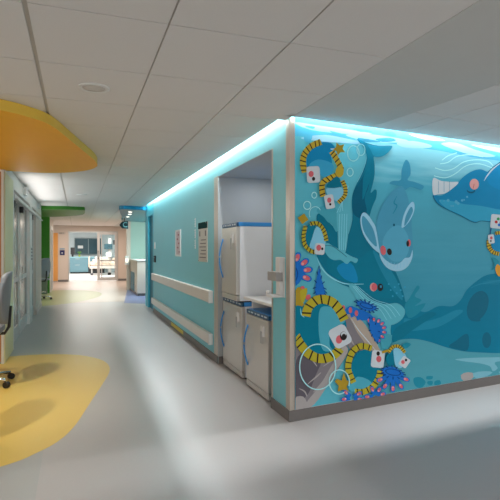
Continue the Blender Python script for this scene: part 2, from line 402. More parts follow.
# ceiling speaker and detector
e = empty('ceiling_speaker', (.117, 3.765, H), label='round white speaker grille recessed in the ceiling tiles near the yellow canopy', cat='speaker')
m = MB(); m.lathe([(.112, -.0005), (.112, -.006), (.085, -.010), (.082, -.004)], (0, 0, 0)); m.build('ring', white_pl, e)
m = MB(); m.lathe([(.081, -.0035), (.081, -.0055), (.04, -.0075), (.0001, -.008)], (0, 0, 0)); m.build('grille', mat('speaker_mesh', (212, 208, 204), .6, noise=.3, scale=400), e)
m = MB(); m.lathe([(.11, -.0005), (.11, -.006), (.06, -.014), (.0001, -.016)], (.10, 11.1, H)); tag(m.build('smoke_detector', white_pl), 'faint round white detector on the ceiling between yellow and green canopies', 'detector')

# bumper rails and the yellow kick marker
def rail(z0, z1, lab):
    e = empty('bumper_rail', (W, 6.70, 0), label=lab, cat='wall rail', group='bumper rails')
    m = MB(); L = 12.38 - 6.70
    prof = [(0, z0), (-.045, z0), (-.06, z0 + .015), (-.06, z1 - .008), (-.054, z1), (0, z1)]
    A_ = [m.bm.verts.new((p[0] - .0005, .04, p[1])) for p in prof]; B_ = [m.bm.verts.new((p[0] - .0005, L, p[1])) for p in prof]
    for i in range(len(prof)):
        j = (i + 1) % len(prof); m.bm.faces.new((A_[i], A_[j], B_[j], B_[i]))
    m.bm.faces.new(A_); m.bm.faces.new(B_)
    m.build('rail', rail_m, e)
    m = MB(); m.box((-.062, 0, z0 - .002), (-.0005, .04, z1 + .002), None, .008); m.build('end_cap', white_pl, e)
rail(.80, .97, 'upper pale bumper rail along the teal corridor wall')
rail(.21, .36, 'lower pale bumper rail along the teal corridor wall')
m = MB(); m.box((W - .018, 8.7, .03), (W - .0125, 9.87, .098)); tag(m.build('kick_marker', mat('yellow_marker', (214, 192, 70), .5)), 'yellow strip fixed on the baseboard of the teal corridor wall', 'marker')

# ------------------------------------------------------------ signs on the teal wall
def text_obj(s, size, mt, parent, loc, name='lettering', face='W', ext=.0006):
    cu = bpy.data.curves.new(name, 'FONT'); cu.body = s; cu.size = size; cu.extrude = ext; cu.align_x = 'CENTER'; cu.align_y = 'CENTER'
    tmp = bpy.data.objects.new('tmp', cu); C.objects.link(tmp)
    dg = bpy.context.evaluated_depsgraph_get(); me = bpy.data.meshes.new_from_object(tmp.evaluated_get(dg))
    bpy.data.objects.remove(tmp); me.materials.clear(); me.materials.append(mt)
    o = bpy.data.objects.new(name, me); C.objects.link(o); o.parent = parent; o.location = loc
    o.rotation_euler = {'W': (R(90), 0, R(-90)), 'S': (R(90), 0, 0)}[face]
    return o
e = empty('directory_sign', (W, 7.26, 1.37), label='tall directory sign with a dark green header on the teal wall beside the niche', cat='sign')
m = MB(); m.box((-.012, -.27, .0), (-.0005, .27, .60), None, .002); m.build('sign_board', mat('sign_beige', (205, 200, 190), .45), e)
m = MB(); m.box((-.018, -.29, .505), (-.0125, .27, .60)); m.build('header', mat('sign_green', (10, 62, 64), .8, spec=.1), e)
m = MB()
for y in (-.18, .18): m.box((-.0135, y - .035, .39), (-.0125, y + .035, .47))
for k in range(6): m.box((-.0135, -.2, .06 + .053 * k), (-.0125, .2 - .05 * (k % 3), .075 + .053 * k))
m.build('lettering', mat('sign_print', (110, 104, 104), .5), e)
for (y, z) in ((-.25, .585), (-.25, .02), (.25, .02)):
    m = MB(); m.lathe([(.010, 0), (.010, .008)], (0, 0, 0)); o = m.build('standoff', chrome, e); o.rotation_euler = (0, R(-90), 0); o.location = (-.019 if z > .5 else -.0125, y, z)
e = empty('wall_lettering', (W, 7.80, 1.55), label='white vertical lettering on the teal wall left of the directory sign', cat='lettering')
wm = mat('white_letter', (240, 240, 240), .5)
for z in (.37, .19, .02):
    m = MB(); m.box((-.004, -.02, z), (-.0005, -.008, z + .15))
    for k in range(4): m.box((-.004, -.008, z + .004 + .038 * k), (-.0005, .03 + .012 * (k % 2), z + .026 + .038 * k))
    m.build('lettering', wm, e)
e = empty('framed_notice', (W, 9.18, 1.43), label='small white framed notice on the teal wall, left of the directory sign', cat='frame')
m = MB()
m.box((-.02, -.24, 0), (-.0005, -.20, .5)); m.box((-.02, .20, 0), (-.0005, .24, .5)); m.box((-.02, -.2, 0), (-.0005, .2, .03)); m.box((-.02, -.2, .47), (-.0005, .2, .5)); m.build('frame', white_pl, e)
m = MB(); m.box((-.008, -.2, .03), (-.0005, .2, .47)); m.build('sheet', mat('pink_paper', (206, 186, 190), .6, noise=.1, scale=20), e)
m = MB()
for k, yy in enumerate((-.1, .04, -.05, .08, -.02)): m.box((-.009, yy - .06, .07 + .08 * k), (-.0082, yy + .06, .10 + .08 * k))
m.build('print', mat('notice_print', (150, 80, 90), .5), e)
m = MB(); m.box((-.012, -.07, 0), (-.0005, .07, .16), None, .003); o = tag(m.build('switch_plate', white_pl), 'white switch plate high near the cyan end of the teal wall', 'switch'); o.location = (W, 12.15, 1.58)
e = empty('card_reader', (W, 12.1, 1.25), label='small dark card reader below the white switch plate', cat='card reader')
m = MB(); m.box((-.03, -.10, 0), (-.0005, .10, .16), None, .006); m.build('housing', dark, e)
m = MB(); m.box((-.032, -.05, .10), (-.0305, .05, .12)); m.build('indicator', alu, e)

# sanitizer dispenser near the corner
e = empty('hand_sanitizer_dispenser', (W, 4.24, 1.11), label='white hand sanitizer dispenser with grey holder on the teal wall near the corner', cat='dispenser')
m = MB(); m.box((-.006, -.08, .0), (-.0005, .06, .37), None, .002); m.build('backplate', white_pl, e)
m = MB(); m.box((-.045, -.055, .23), (-.007, .045, .375), None, .012); m.build('cartridge', white_pl, e)
m = MB(); m.box((-.075, -.04, .15), (-.007, .17, .235), None, .004); m.build('holder', mat('holder_grey', (168, 166, 164), .45), e)
m = MB(); m.box((-.045, -.055, .023), (-.007, .03, .149), None, .006); m.build('neck', white_pl, e)
m = MB(); m.box((-.12, -.06, .0), (-.007, .10, .022), None, .006); m.build('drip_tray', white_pl, e)
m = MB(); m.lathe([(.018, 0), (.022, .02), (.015, .035), (.001, .04)], (-.10, .09, .022)); m.build('nozzle', white_pl, e)

# ------------------------------------------------------------ refrigerators and counter
def fridge(x, y0, y1, z0, z1, depth, lab, side):
    e = empty('refrigerator', (x, y0, z0), label=lab, cat='refrigerator')
    L = y1 - y0; h = z1 - z0
    m = MB(); m.box((.045, .004, .015), (depth, L - .004, h - .05), None, .006); m.build('cabinet', side, e)
    m = MB(); m.box((.05, .02, 0), (depth, L - .02, .0145)); m.build('plinth', dark, e)
    m = MB(); m.box((.03, 0, h - .0495), (depth, L, h), None, .008); m.build('top_cap', blue_pl, e)
    m = MB(); m.box((.006, .0, h - .05), (.0295, L, h - .004), None, .004); cp = m.build('control_panel', blue_dk, e)
    for k in range(6):
        m = MB(); a = L * (.08 + .15 * k); m.box((.004, a, h - .034), (.0055, a + L * (.07 if k % 2 else .10), h - .018))
        m.build('button', mat('panel_marks', (196, 208, 216), .4), cp)
    m = MB(); m.box((.0, .004, .085), (.044, L - .004, h - .056), None, .008); m.build('door', frid_s, e)
    m = MB(); m.box((.004, .004, .016), (.044, L - .004, .078), None, .006)
    for k in range(2): m.box((.001, .03, .03 + .02 * k), (.0045, L - .03, .036 + .02 * k))
    m.build('toe_grille', frid_s, e)
    hz0, hz1 = .28 * h, .80 * h
    m = MB(); m.tube([(.0, L - .07, hz0)] + [(-.002 - .048 * math.sin(math.pi * t / 12), L - .07, hz0 + (hz1 - hz0) * t / 12) for t in range(1, 12)] + [(.0, L - .07, hz1)], .009); m.build('handle', blue_pl, e)
    m = MB(); m.box((-.022, .10, h * .74), (-.0005, .17, h * .86), None, .004); lk = m.build('latch', white_pl, e)
    m = MB(); m.box((-.03, .115, h * .66), (-.0225, .155, h * .80)); m.build('tag_card', mat('latch_grey', (176, 176, 176), .4), lk)
    return e
fridge(1.86, 5.56, 6.38, 0, .92, .68, 'lower refrigerator of the stack with blue bow handle, deeper in the niche', frid_w)
fridge(1.79, 5.56, 6.19, .921, 1.885, .74, 'upper white sided refrigerator with blue top band, stacked on another', frid_w)
fridge(1.83, 4.63, 5.32, 0, .88, .66, 'undercounter steel refrigerator with blue top, standing alone nearest the corner', frid_w)
e = empty('niche_countertop', (1.86, 4.5, .97), label='white countertop in the niche above the refrigerator nearest the corner', cat='countertop')
m = MB(); m.box((0, -.0, 0), (.88, 1.0, .03), None, .004); m.build('slab', counter_m, e)
m = MB(); m.box((.86, 0, .0301), (.885, 1.0, .12)); m.build('backsplash', counter_m, e)
m = MB(); m.box((.1, .96, -.968), (.85, .99, -.0005)); m.build('end_panel', counter_m, e)

# ------------------------------------------------------------ far end
FY = 25.6
r = MB()
r.box((-3.3, FY, 0), (-1.1, FY + .15, 2.9), pink_wall); r.box((-1.1, FY, 0), (-.418, FY + .15, 2.9), pink_wall)
r.box((1.953, FY, 0), (2.75, FY + .15, 2.9), pink_wall); r.box((-.418, FY, 2.49), (1.953, FY + .15, 2.9), pink_wall)
struct('wall_far', r)
m = MB(); m.box((-1.09, FY - .03, .05), (-.88, FY - .0005, 2.38)); tag(m.build('wall_panel', orange_w), 'tall orange panel at the far left end of the corridor', 'panel')
b = MB(); b.box((-.87, FY - .015, 0), (-.42, FY, .1)); b.box((1.96, FY - .015, 0), (2.62, FY, .1)); struct('baseboard_far', b, base_m)
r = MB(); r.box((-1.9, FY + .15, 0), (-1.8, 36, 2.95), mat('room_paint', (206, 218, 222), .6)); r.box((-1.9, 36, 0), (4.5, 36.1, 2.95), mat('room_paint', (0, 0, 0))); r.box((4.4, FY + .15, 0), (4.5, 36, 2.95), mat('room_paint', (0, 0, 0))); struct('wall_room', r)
r = MB(); r.box((-1.9, FY, 2.95), (4.5, 36.1, 3.0), white_wall); struct('ceiling.002', r)
r = MB(); r.box((-.418, FY - .02, 0), (-.36, FY + .17, 2.49)); r.box((1.90, FY - .02, 0), (1.953, FY + .17, 2.49)); r.box((-.36, FY - .02, 2.43), (1.90, FY + .17, 2.49)); struct('door_2', r, alu)
e = empty('sliding_door', (.95, FY - .05, 0), label='glass sliding door leaf standing closed across the right half of the far doorway', cat='door')
m = MB(); m.box((0, -.02, .03), (.12, .02, 2.42)); m.box((.84, -.02, .03), (.95, .02, 2.42)); m.box((.12, -.02, .03), (.84, .02, .19)); m.box((.12, -.02, .98), (.84, .02, 1.06)); m.box((.12, -.02, 2.32), (.84, .02, 2.42)); m.box((.19, -.02, .19), (.23, .02, 2.32)); m.build('door_frame', alu, e)
m = MB(); m.box((.23, -.004, .19), (.84, .004, .98)); m.box((.23, -.004, 1.06), (.84, .004, 2.32)); m.build('door_glass', glass, e)
m = MB(); m.box((.5, -.03, .3), (.66, -.0205, .42)); m.build('sticker', dark, e).location = (0, .016, 0)
m = MB(); m.tube([(.04, -.02, 1.1), (.04, -.06, 1.1), (.04, -.06, 1.5), (.04, -.02, 1.5)], .014); m.build('door_handle', dark, e)
e = empty('room_sign', (-.69, FY, 1.30), label='small dark blue room sign on the wall left of the far doorway', cat='sign')
m = MB(); m.box((-.10, -.02, 0), (.12, -.0005, .24), None, .003); m.build('sign_plate', mat('navy', (34, 40, 96), .4), e)
m = MB(); m.box((-.10, -.02, .28), (.12, -.0005, .33)); m.build('top_strip', mat('sky_strip', (120, 160, 190), .5), e)
m = MB(); m.box((-.03, -.022, .08), (.04, -.0205, .13)); m.build('lettering', white_pl, e)
e = empty('bed_number_sign', (-.69, FY, 2.32), label='small grey lettered strip high on the wall left of the far doorway', cat='sign')
m = MB(); m.box((-.2, -.012, 0), (.15, -.0005, .09)); m.build('sign_plate', mat('strip_grey', (196, 186, 176), .5), e)
text_obj('0003', .10, mat('grey_letters', (110, 104, 100), .5), e, (-.03, -.013, .045), face='S')
# cabinet, window, bed, plant
e = empty('cabinet', (-.45, 34.3, 0), label='low blue grey cabinet bench in the room behind the far doorway', cat='cabinet')
m = MB(); m.box((0, 0, .09), (2.2, .6, 1.05)); m.build('body', cab_blue, e)
m = MB(); m.box((.02, .05, 0), (2.2, .6, .089)); m.build('plinth', dark, e)
m = MB(); m.box((-.02, -.03, 1.051), (2.2, .6, 1.10)); m.build('worktop', mat('teal_top', (148, 196, 205), .4), e)
for (x0, x1, z0, z1) in ((.02, 1.1, .12, .62), (.02, 2.18, .65, 1.02)):
    m = MB(); m.box((x0, -.02, z0), (x1, -.0005, z1), None, .004); d = m.build('drawer', cab_blue, e)
    m = MB(); m.box((x0 + .3, -.035, z1 - .07), (x0 + .6, -.021, z1 - .05)); m.build('handle', alu, d)
m = MB(); m.box((1.15, -.02, .1), (2.18, -.0005, .62)); m.build('bay_shade_sheet', dark, e)  # dark sheet on the closed front, standing in for shade inside a bay
e = empty('interior_window', (-.13, 35.9, 1.28), label='dark glazed window in the back wall of the far room', cat='window')
m = MB(); m.box((0, -.02, 0), (1.7, .0, 1.05)); m.build('pane', win_dk, e)
m = MB()
for x in (-.04, .85, 1.7): m.box((x, -.05, -.04), (x + .05, -.021, 1.09))
m.box((-.04, -.05, -.05), (1.75, -.021, -.0)); m.box((-.04, -.05, 1.05), (1.75, -.021, 1.1)); m.build('frame', mat('window_grey', (120, 140, 146), .5), e)
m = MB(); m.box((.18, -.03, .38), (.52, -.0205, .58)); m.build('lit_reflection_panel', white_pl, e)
e = empty('hospital_bed', (1.35, 31.6, 0), label='hospital bed with peach sheets in the room behind the far doorway', cat='bed')
m = MB(); m.box((-.6, -.45, .62), (1.3, .45, .82), None, .05); m.build('mattress', sheet, e)
m = MB(); m.box((-.62, -.42, .42), (1.3, .42, .60), None, .02); m.build('bed_frame', mat('bed_beige', (214, 206, 196), .5), e)
m = MB(); m.box((-.68, -.46, .5), (-.625, .46, 1.15), None, .03); m.build('headboard', sheet, e)
m = MB(); m.box((-.45, -.36, .83), (.0, .36, .96), None, .05); m.build('pillow', white_pl, e)
for s in (-1, 1):
    m = MB(); m.tube([(-.3, s * .5, .6), (-.3, s * .5, 1.1), (.5, s * .5, 1.1), (.5, s * .5, .6)], .02); m.box((-.28, s * .5 - .012, .78), (.48, s * .5 + .012, 1.05)); m.build('side_rail', mat('rail_cream', (220, 210, 196), .5), e)
for sx in (-.5, 1.1):
    for s in (-1, 1):
        m = MB(); m.tube([(sx, s * .35, .42), (sx, s * .35, .10)], .03); m.build('leg', alu, e)
        m = MB(); m.tube([(sx, s * .35 - .03, .08), (sx, s * .35 + .03, .08)], .08, None, 14); m.build('wheel', mat('wheel_grey', (80, 80, 86), .5), e)
m = MB(); m.lathe([(.05, 0), (.07, .16), (.001, .161)], (0, 0, 0)); e = empty('table_lamp', (-.28, 34.6, 1.101), label='dark upright monitor standing on the left end of the blue grey cabinet', cat='monitor')
e.name = 'monitor'
m.build('stand', dark, e)
m = MB(); m.box((-.13, -.05, .16), (.14, .03, .62), None, .02); m.build('screen', dark, e)
e = empty('potted_plant', (.15, 34.6, 1.101), label='small green plant on the blue grey cabinet in the far room', cat='plant')
m = MB(); m.lathe([(.05, 0), (.08, .12), (.07, .121)], (0, 0, 0)); m.build('pot', mat('lime_pot', (190, 200, 90), .5), e)
m = MB()
for k in range(14):
    a = k * 2.4; m.tube([(0, 0, .12), (.08 * math.cos(a), .08 * math.sin(a), .28), (.17 * math.cos(a), .17 * math.sin(a), .30 + .03 * (k % 4))], [.006, .022, .002], None, 5)
m.build('leaves', mat('leaf', (90, 140, 60), .6), e)
# equipment behind the glass leaf
e = empty('equipment_column', (2.0, 33.0, 0), label='medical equipment column behind the closed glass door leaf', cat='equipment')
m = MB(); m.box((-.1, -.1, 0), (.1, .1, 2.3), None, .02); m.build('column', alu, e)
for (x, z, sx, sz, mm) in ((-.35, 1.6, .5, .35, win_dk), (-.25, 1.1, .35, .3, white_pl), (.2, 1.9, .3, .3, dark), (-.3, .6, .4, .25, mat('wood_tone', (190, 140, 90), .5)), (.15, .75, .35, .3, sheet)):
    m = MB(); m.box((x, -.25, z), (x + sx, -.12, z + sz), None, .02); m.build('device', mm, e)

# desk in the blue alcove
e = empty('reception_desk', (1.91, 16.8, 0), label='pale reception desk in the alcove beyond the cyan door frame', cat='desk')
m = MB(); m.prism([(0, 0), (1.9, .0), (1.9, 3 - .6), (.015, 2.4)], .09, 1.18); m.build('body', mat('desk_laminate', (220, 208, 196), .5, noise=.03), e)
m = MB(); m.prism([(.02, .02), (1.88, .03), (1.88, 2.38), (.03, 2.38)], 0, .089); m.build('plinth', base_m, e)
m = MB(); m.prism([(-.03, -.03), (1.93, -.03), (1.93, 2.43), (-.03, 2.43)], 1.181, 1.215); m.build('transaction_top', counter_m, e)
m = MB(); m.prism([(-.012, .9), (-.001, .9), (.012, 2.2), (.0, 2.2)], .1, .75); m.build('teal_inset', dteal, e)
e = empty('desk_monitor', (2.3, 17.1, 1.216), label='small dark screen standing on the reception desk beside the cyan pier', cat='monitor')
m = MB(); m.box((-.06, -.02, .03), (.2, .02, .38), None, .008); m.build('screen', dark, e)
m = MB(); m.box((.04, -.06, 0), (.1, .06, .029)); m.build('stand', dark, e)
e = empty('direction_sign', (1.5, 17, 2.26), label='dark teal arrow shaped sign lettered C hanging near the blue canopy', cat='sign')
m = MB(); bm = m.bm
pts = [(-.16, .135), (-.07, .25), (.13, .27), (.13, 0), (-.07, .02)]
A_ = [bm.verts.new((p[0], 0, p[1])) for p in pts]; B_ = [bm.verts.new((p[0], .03, p[1])) for p in pts]
bm.faces.new(A_); bm.faces.new(B_)
for i in range(5): bm.faces.new((A_[i], A_[(i + 1) % 5], B_[(i + 1) % 5], B_[i]))
m.build('sign_board', mat('sign_dark_teal', (8, 58, 66), .4), e)
text_obj('C', .24, mat('letter_pale', (140, 210, 220), .5), e, (.03, -.004, .135), face='S', ext=.003)
m = MB(); m.box((.0, .01, .262), (.02, .02, .38)); m.build('hanger', dark, e)
e = empty('glove_dispenser', (1.74, 19.38, .98), label='bright white dispenser on the beige post beyond the reception desk', cat='dispenser')
m = MB(); m.box((-.07, -.12, 0), (.07, -.0005, .34), None, .015); m.build('housing', white_pl, e)
m = MB(); m.box((-.05, -.13, .10), (.05, -.121, .24)); m.build('window', mat('glowing_pane', (255, 240, 220), .4, emit=(255, 236, 210), estr=1.2), e)  # glow put into the pane material so the dispenser looks lit
e.location = (1.80 + .0, 19.38, .98)

# ------------------------------------------------------------ stools
def stool(lab):
    e = empty('task_stool', label=lab, cat='chair', group='grey task stools at the nurse station')
    m = MB(); prof = []
    # curved backrest shell, seen from behind it sits at +x of the stool
    bm = m.bm; n1, n2 = 10, 9; G = []
    for layer in (0, 1):
        g = []
        for i in range(n1 + 1):
            t = i / n1; z = .70 + .60 * t; row = []
            wd = .19 + .075 * math.sin(math.pi * min(1, t * .8 + .12))
            for j in range(n2 + 1):
                s_ = j / n2 * 2 - 1
                edge = 1 - .10 * max(0, abs(s_) - .7) * (1 if .1 < t < .9 else 3)
                x = .25 + .045 * t - .07 * s_ * s_ + (.028 if layer else 0)
                zz = z - (.06 * s_ ** 4 if t > .85 else 0) + (.05 * s_ ** 4 if t < .15 else 0)
                row.append(bm.verts.new((x, s_ * wd * edge, zz)))
            g.append(row)
        G.append(g)
    for L in G:
        for i in range(n1):
            for j in range(n2): f_ = bm.faces.new((L[i][j], L[i][j + 1], L[i + 1][j + 1], L[i + 1][j])); f_.smooth = True
    rim = lambda L: [L[0][j] for j in range(n2)] + [L[i][n2] for i in range(n1)] + [L[n1][j] for j in range(n2, 0, -1)] + [L[i][0] for i in range(n1, 0, -1)]
    ra, rb = rim(G[0]), rim(G[1])
    for i in range(len(ra)):
        j = (i + 1) % len(ra); bm.faces.new((ra[i], ra[j], rb[j], rb[i]))
    m.build('backrest', chair_g, e)
    m = MB(); m.box((-.24, -.23, .60), (.22, .23, .67), None, .025); m.build('seat', chair_g, e)
    m = MB(); m.tube([(.05, 0, .585), (.24, 0, .585), (.285, 0, .66), (.30, 0, .90)], .018); m.build('back_support', dark, e)
    m = MB(); m.lathe([(.05, .09), (.032, .12), (.03, .34), (.02, .35), (.02, .58), (.09, .585), (.09, .598)], (0, 0, 0)); m.build('post', chrome, e)
    m = MB(); ring = [(.19 * math.cos(2 * math.pi * q / 24), .19 * math.sin(2 * math.pi * q / 24), .24) for q in range(25)]; m.tube(ring, .009)
    for q in range(3): a = q * 2.094; m.tube([(.02 * math.cos(a), .02 * math.sin(a), .24), (.19 * math.cos(a), .19 * math.sin(a), .24)], .007)
    m.build('foot_ring', chrome, e)
    for q in range(5):
        a = R(36 + 72 * q); cx, cy = math.cos(a), math.sin(a)
        m = MB(); m.tube([(.02 * cx, .02 * cy, .115), (.34 * cx, .34 * cy, .085)], [.024, .016]); lg = m.build('leg', chrome, e)
        m = MB(); m.tube([(.35 * cx + .024 * cy, .35 * cy - .024 * cx, .036), (.35 * cx - .024 * cy, .35 * cy + .024 * cx, .036)], .035, None, 16); m.build('caster', dark, lg)
    for s in (-1, 1):
        m = MB(); m.tube([(.0, s * .2, .59), (.05, s * .27, .60), (.06, s * .28, .84)], .013); m.box((-.12, s * .28 - .03, .84), (.14, s * .28 + .03, .865), None, .01); m.build('armrest', dark, e)
    return e
s1 = stool('grey task stool partly cut off by the left edge, under the yellow canopy'); s1.location = (-1.03, 6.30, .0012)
s2 = copy_tree(s1); s2.location = (-1.03, 4.52, .0012); s2['label'] = 'grey task stool beyond the left edge, its shadow falling on the yellow floor'
s3 = copy_tree(s1); s3.location = (-1.12, 16.6, .0012); s3.rotation_euler = (0, 0, R(-40)); s3['label'] = 'dark stool seen far off at the green alcove'; s3['group'] = 'stools at the green alcove'

# ------------------------------------------------------------ mural: flat printed artwork on the wall, all shapes in one mesh
SA, CA = math.sin(YAW), math.cos(YAW)
def wallpt(px, py):
    """measured point of the artwork -> (distance along the wall, height)"""
    a = (px - 250) / FPX; dx, dy, dz = SA + a * CA, CA - a * SA, (250 - py) / FPX
    k = (MA.x * dy - MA.y * dx) / (MU.y * dx - MU.x * dy)
    t = (MA.x + k * MU.x) / dx
    return (k, CH + dz * t)
KMIN, KMAX, ZMIN, ZMAX = .048, 3.98, .105, 2.80
art = MB(); LAY = [0]
def art_poly(colr, pts, conv=True):
    LAY[0] += 1; off = .0075 + LAY[0] * .00006
    q = [wallpt(*p) for p in pts] if conv else list(pts)
    q = [(min(max(k, KMIN), KMAX), min(max(z, ZMIN), ZMAX)) for k, z in q]
    r_ = [q[0]]
    for p in q[1:]:
        if abs(p[0] - r_[-1][0]) + abs(p[1] - r_[-1][1]) > 1e-4: r_.append(p)
    if len(r_) < 3: return
    ki = art.mi(ART[colr])
    vv = [art.bm.verts.new(MA + MU * k + MN * off + Vector((0, 0, z))) for k, z in r_]
    for t in geometry.tessellate_polygon([[Vector((k, z, 0)) for k, z in r_]]):
        try: f_ = art.bm.faces.new([vv[i] for i in t]); f_.material_index = ki
        except ValueError: pass
def P(colr, pts, n=5): art_poly(colr, smooth_pts(pts, n))
def Q(colr, pts): art_poly(colr, pts)
def S(colr, pts, wd, taper=False):
    sp = smooth_pts(pts, 5, False); L = []; Rr = []; N = len(sp)
    for i, p in enumerate(sp):
        a = sp[max(0, i - 1)]; b = sp[min(N - 1, i + 1)]; d = Vector((b[0] - a[0], b[1] - a[1]))
        if d.length < 1e-6: continue
        d.normalize(); ww = wd / 2 * ((math.sin(math.pi * (i + .3) / (N + .6)) * .9 + .1) if taper else 1)
        L.append((p[0] - d.y * ww, p[1] + d.x * ww)); Rr.append((p[0] + d.y * ww, p[1] - d.x * ww))
    LAY[0] += 1; off = .0075 + LAY[0] * .00006; ki = art.mi(ART[colr])
    A_ = []; B_ = []
    for l, r_ in zip(L, Rr):
        for T_, p in ((A_, l), (B_, r_)):
            k, z = wallpt(*p); k = min(max(k, KMIN), KMAX); z = min(max(z, ZMIN), ZMAX)
            T_.append(art.bm.verts.new(MA + MU * k + MN * off + Vector((0, 0, z))))
    for i in range(len(A_) - 1):
        f_ = art.bm.faces.new((A_[i], A_[i + 1], B_[i + 1], B_[i])); f_.material_index = ki
def O(colr, cx, cy, rx, ry=None, rot=0):
    ry = ry or rx; c_, s_ = math.cos(R(rot)), math.sin(R(rot))
    Q(colr, [(cx + rx * math.cos(a) * c_ - ry * math.sin(a) * s_, cy + rx * math.cos(a) * s_ + ry * math.sin(a) * c_) for a in [2 * math.pi * i / 22 for i in range(22)]])
def RING(colr, cx, cy, rx, ry, wd, a0=0, a1=360):
    S(colr, [(cx + rx * math.cos(R(a0 + (a1 - a0) * i / 14)), cy + ry * math.sin(R(a0 + (a1 - a0) * i / 14))) for i in range(15)], wd)
def ST(pts, wd, n, bar=1.3, colr='yellow', skew=.0):
    """yellow band with dark bars"""
    S(colr, pts, wd)
    sp = smooth_pts(pts, 12, False); D = [0]
    for i in range(1, len(sp)): D.append(D[-1] + math.dist(sp[i], sp[i - 1]))
    for q in range(n):
        t = D[-1] * (q + .5) / n; i = max(j for j in range(len(D)) if D[j] <= t); i = min(i, len(sp) - 2)
        d = Vector((sp[i + 1][0] - sp[i][0], sp[i + 1][1] - sp[i][1])).normalized(); p = sp[i]; h = wd / 2 + .15; b = bar / 2
        nx, ny = -d.y, d.x; k = skew
        Q('black', [(p[0] + d.x * (b + k * h) + nx * h, p[1] + d.y * (b + k * h) + ny * h), (p[0] + d.x * (b - k * h) - nx * h, p[1] + d.y * (b - k * h) - ny * h), (p[0] - d.x * (b + k * h) - nx * h, p[1] - d.y * (b + k * h) - ny * h), (p[0] - d.x * (b - k * h) + nx * h, p[1] - d.y * (b - k * h) + ny * h)])
def RR(colr, cx, cy, wx, wy, rot=0, rr=.45):
    c_, s_ = math.cos(R(rot)), math.sin(R(rot)); out = []
    for (sx, sy, a0) in ((1, 1, 0), (-1, 1, 90), (-1, -1, 180), (1, -1, 270)):
        rad = min(wx, wy) * rr
        for q in range(5):
            a = R(a0 + 90 * q / 4); x = sx * (wx - rad) + rad * math.cos(a); y = sy * (wy - rad) + rad * math.sin(a)
            out.append((cx + x * c_ - y * s_, cy + x * s_ + y * c_))
    Q(colr, out)
def STAR(colr, cx, cy, r1, r2, n=5, rot=0):
    r2 *= 1.25
    Q(colr, [(cx + (r1 if i % 2 == 0 else r2) * math.cos(R(rot + 180 * i / n)), cy + (r1 if i % 2 == 0 else r2) * math.sin(R(rot + 180 * i / n))) for i in range(2 * n)])
def PETALS(cx, cy, angs, r0, r1, wd, tip=True):
    for a in angs:
        c_, s_ = math.cos(R(a)), math.sin(R(a))
        S('blue', [(cx + r0 * c_, cy + r0 * s_), (cx + r1 * c_, cy + r1 * s_)], wd)
    for a in angs:
        c_, s_ = math.cos(R(a)), math.sin(R(a)); rp = r1 - wd * .25
        O('blue', cx + r1 * c_, cy + r1 * s_, wd * .62, wd * .5, a)
        if tip:
            O('pink', cx + rp * c_, cy + rp * s_, wd * .58, wd * .36, a); O('pinkpale', cx + (rp - wd * .3) * c_, cy + (rp - wd * .3) * s_, wd * .2, wd * .2, a)
def SPIKES(colr, pts, wd, n, ln):
    sp = smooth_pts(pts, 12, True)
    Q(colr, sp); cx = sum(p[0] for p in sp) / len(sp); cy = sum(p[1] for p in sp) / len(sp)
    for q in range(n):
        p = sp[int(len(sp) * q / n)]; d = Vector((p[0] - cx, p[1] - cy)).normalized()
        S('navy', [(p[0] - d.x, p[1] - d.y), (p[0] + d.x * ln, p[1] + d.y * ln)], wd)
AC = dict(ripple=(176, 204, 214), pale=(158, 214, 222), foam=(196, 226, 234), surf=(88, 170, 192), aqua=(104, 180, 188), aqua2=(80, 162, 172), dark=(10, 118, 138), dark2=(4, 94, 116), mid=(36, 138, 160), deep=(8, 124, 148), deep2=(20, 106, 126),
          sand=(92, 160, 168), sandpale=(140, 186, 192), grey=(140, 136, 142), grey2=(104, 100, 110), greyl=(182, 178, 178), beige=(190, 178, 164), small=(84, 154, 176), small2=(98, 168, 188), white=(218, 230, 238), flip=(176, 206, 220), whale=(24, 134, 172), whale2=(60, 160, 186),
          yellow=(214, 186, 62), olive=(196, 184, 56), gold=(190, 160, 52), black=(48, 44, 44), blue=(34, 112, 190), navy=(16, 66, 130), pink=(228, 112, 122), pinkpale=(240, 176, 172), cyan=(24, 140, 182), cyan2=(70, 168, 200), teal=(6, 122, 142), teal2=(90, 170, 182), ice=(150, 200, 216),
          shade=(66, 146, 170), orange=(238, 172, 64), red=(200, 60, 60), grn=(60, 150, 90), line=(20, 90, 112), tealm=(40, 140, 156))
ART = {}
for k_, v_ in AC.items(): ART[k_] = mat('mural_' + k_, ((v_[0] * .95, min(255, v_[1] * 1.09), min(255, v_[2] * 1.15)) if v_[2] > v_[0] + 25 else v_), .5, noise=.05, scale=5, stretch=(1, 1, 3), spec=.08)
# water: printed ground fading from pale at the surface to deeper teal
wm_ = bpy.data.materials.new('mural_water'); wm_.use_nodes = True; nt = wm_.node_tree; pb = nt.nodes['Principled BSDF']; pb.inputs['Roughness'].default_value = .5; pb.inputs['Specular IOR Level'].default_value = .08
tc = nt.nodes.new('ShaderNodeTexCoord'); sx_ = nt.nodes.new('ShaderNodeSeparateXYZ'); mr = nt.nodes.new('ShaderNodeMapRange'); cr = nt.nodes.new('ShaderNodeValToRGB')
nz = nt.nodes.new('ShaderNodeTexNoise'); mp = nt.nodes.new('ShaderNodeMapping'); mp.inputs['Scale'].default_value = (.8, .8, 9); nz.inputs['Scale'].default_value = 1.6; nz.inputs['Detail'].default_value = 3
ad = nt.nodes.new('ShaderNodeMath'); ad.operation = 'MULTIPLY_ADD'; ad.inputs[1].default_value = .22
nt.links.new(tc.outputs['Object'], sx_.inputs[0]); nt.links.new(tc.outputs['Object'], mp.inputs[0]); nt.links.new(mp.outputs[0], nz.inputs['Vector'])
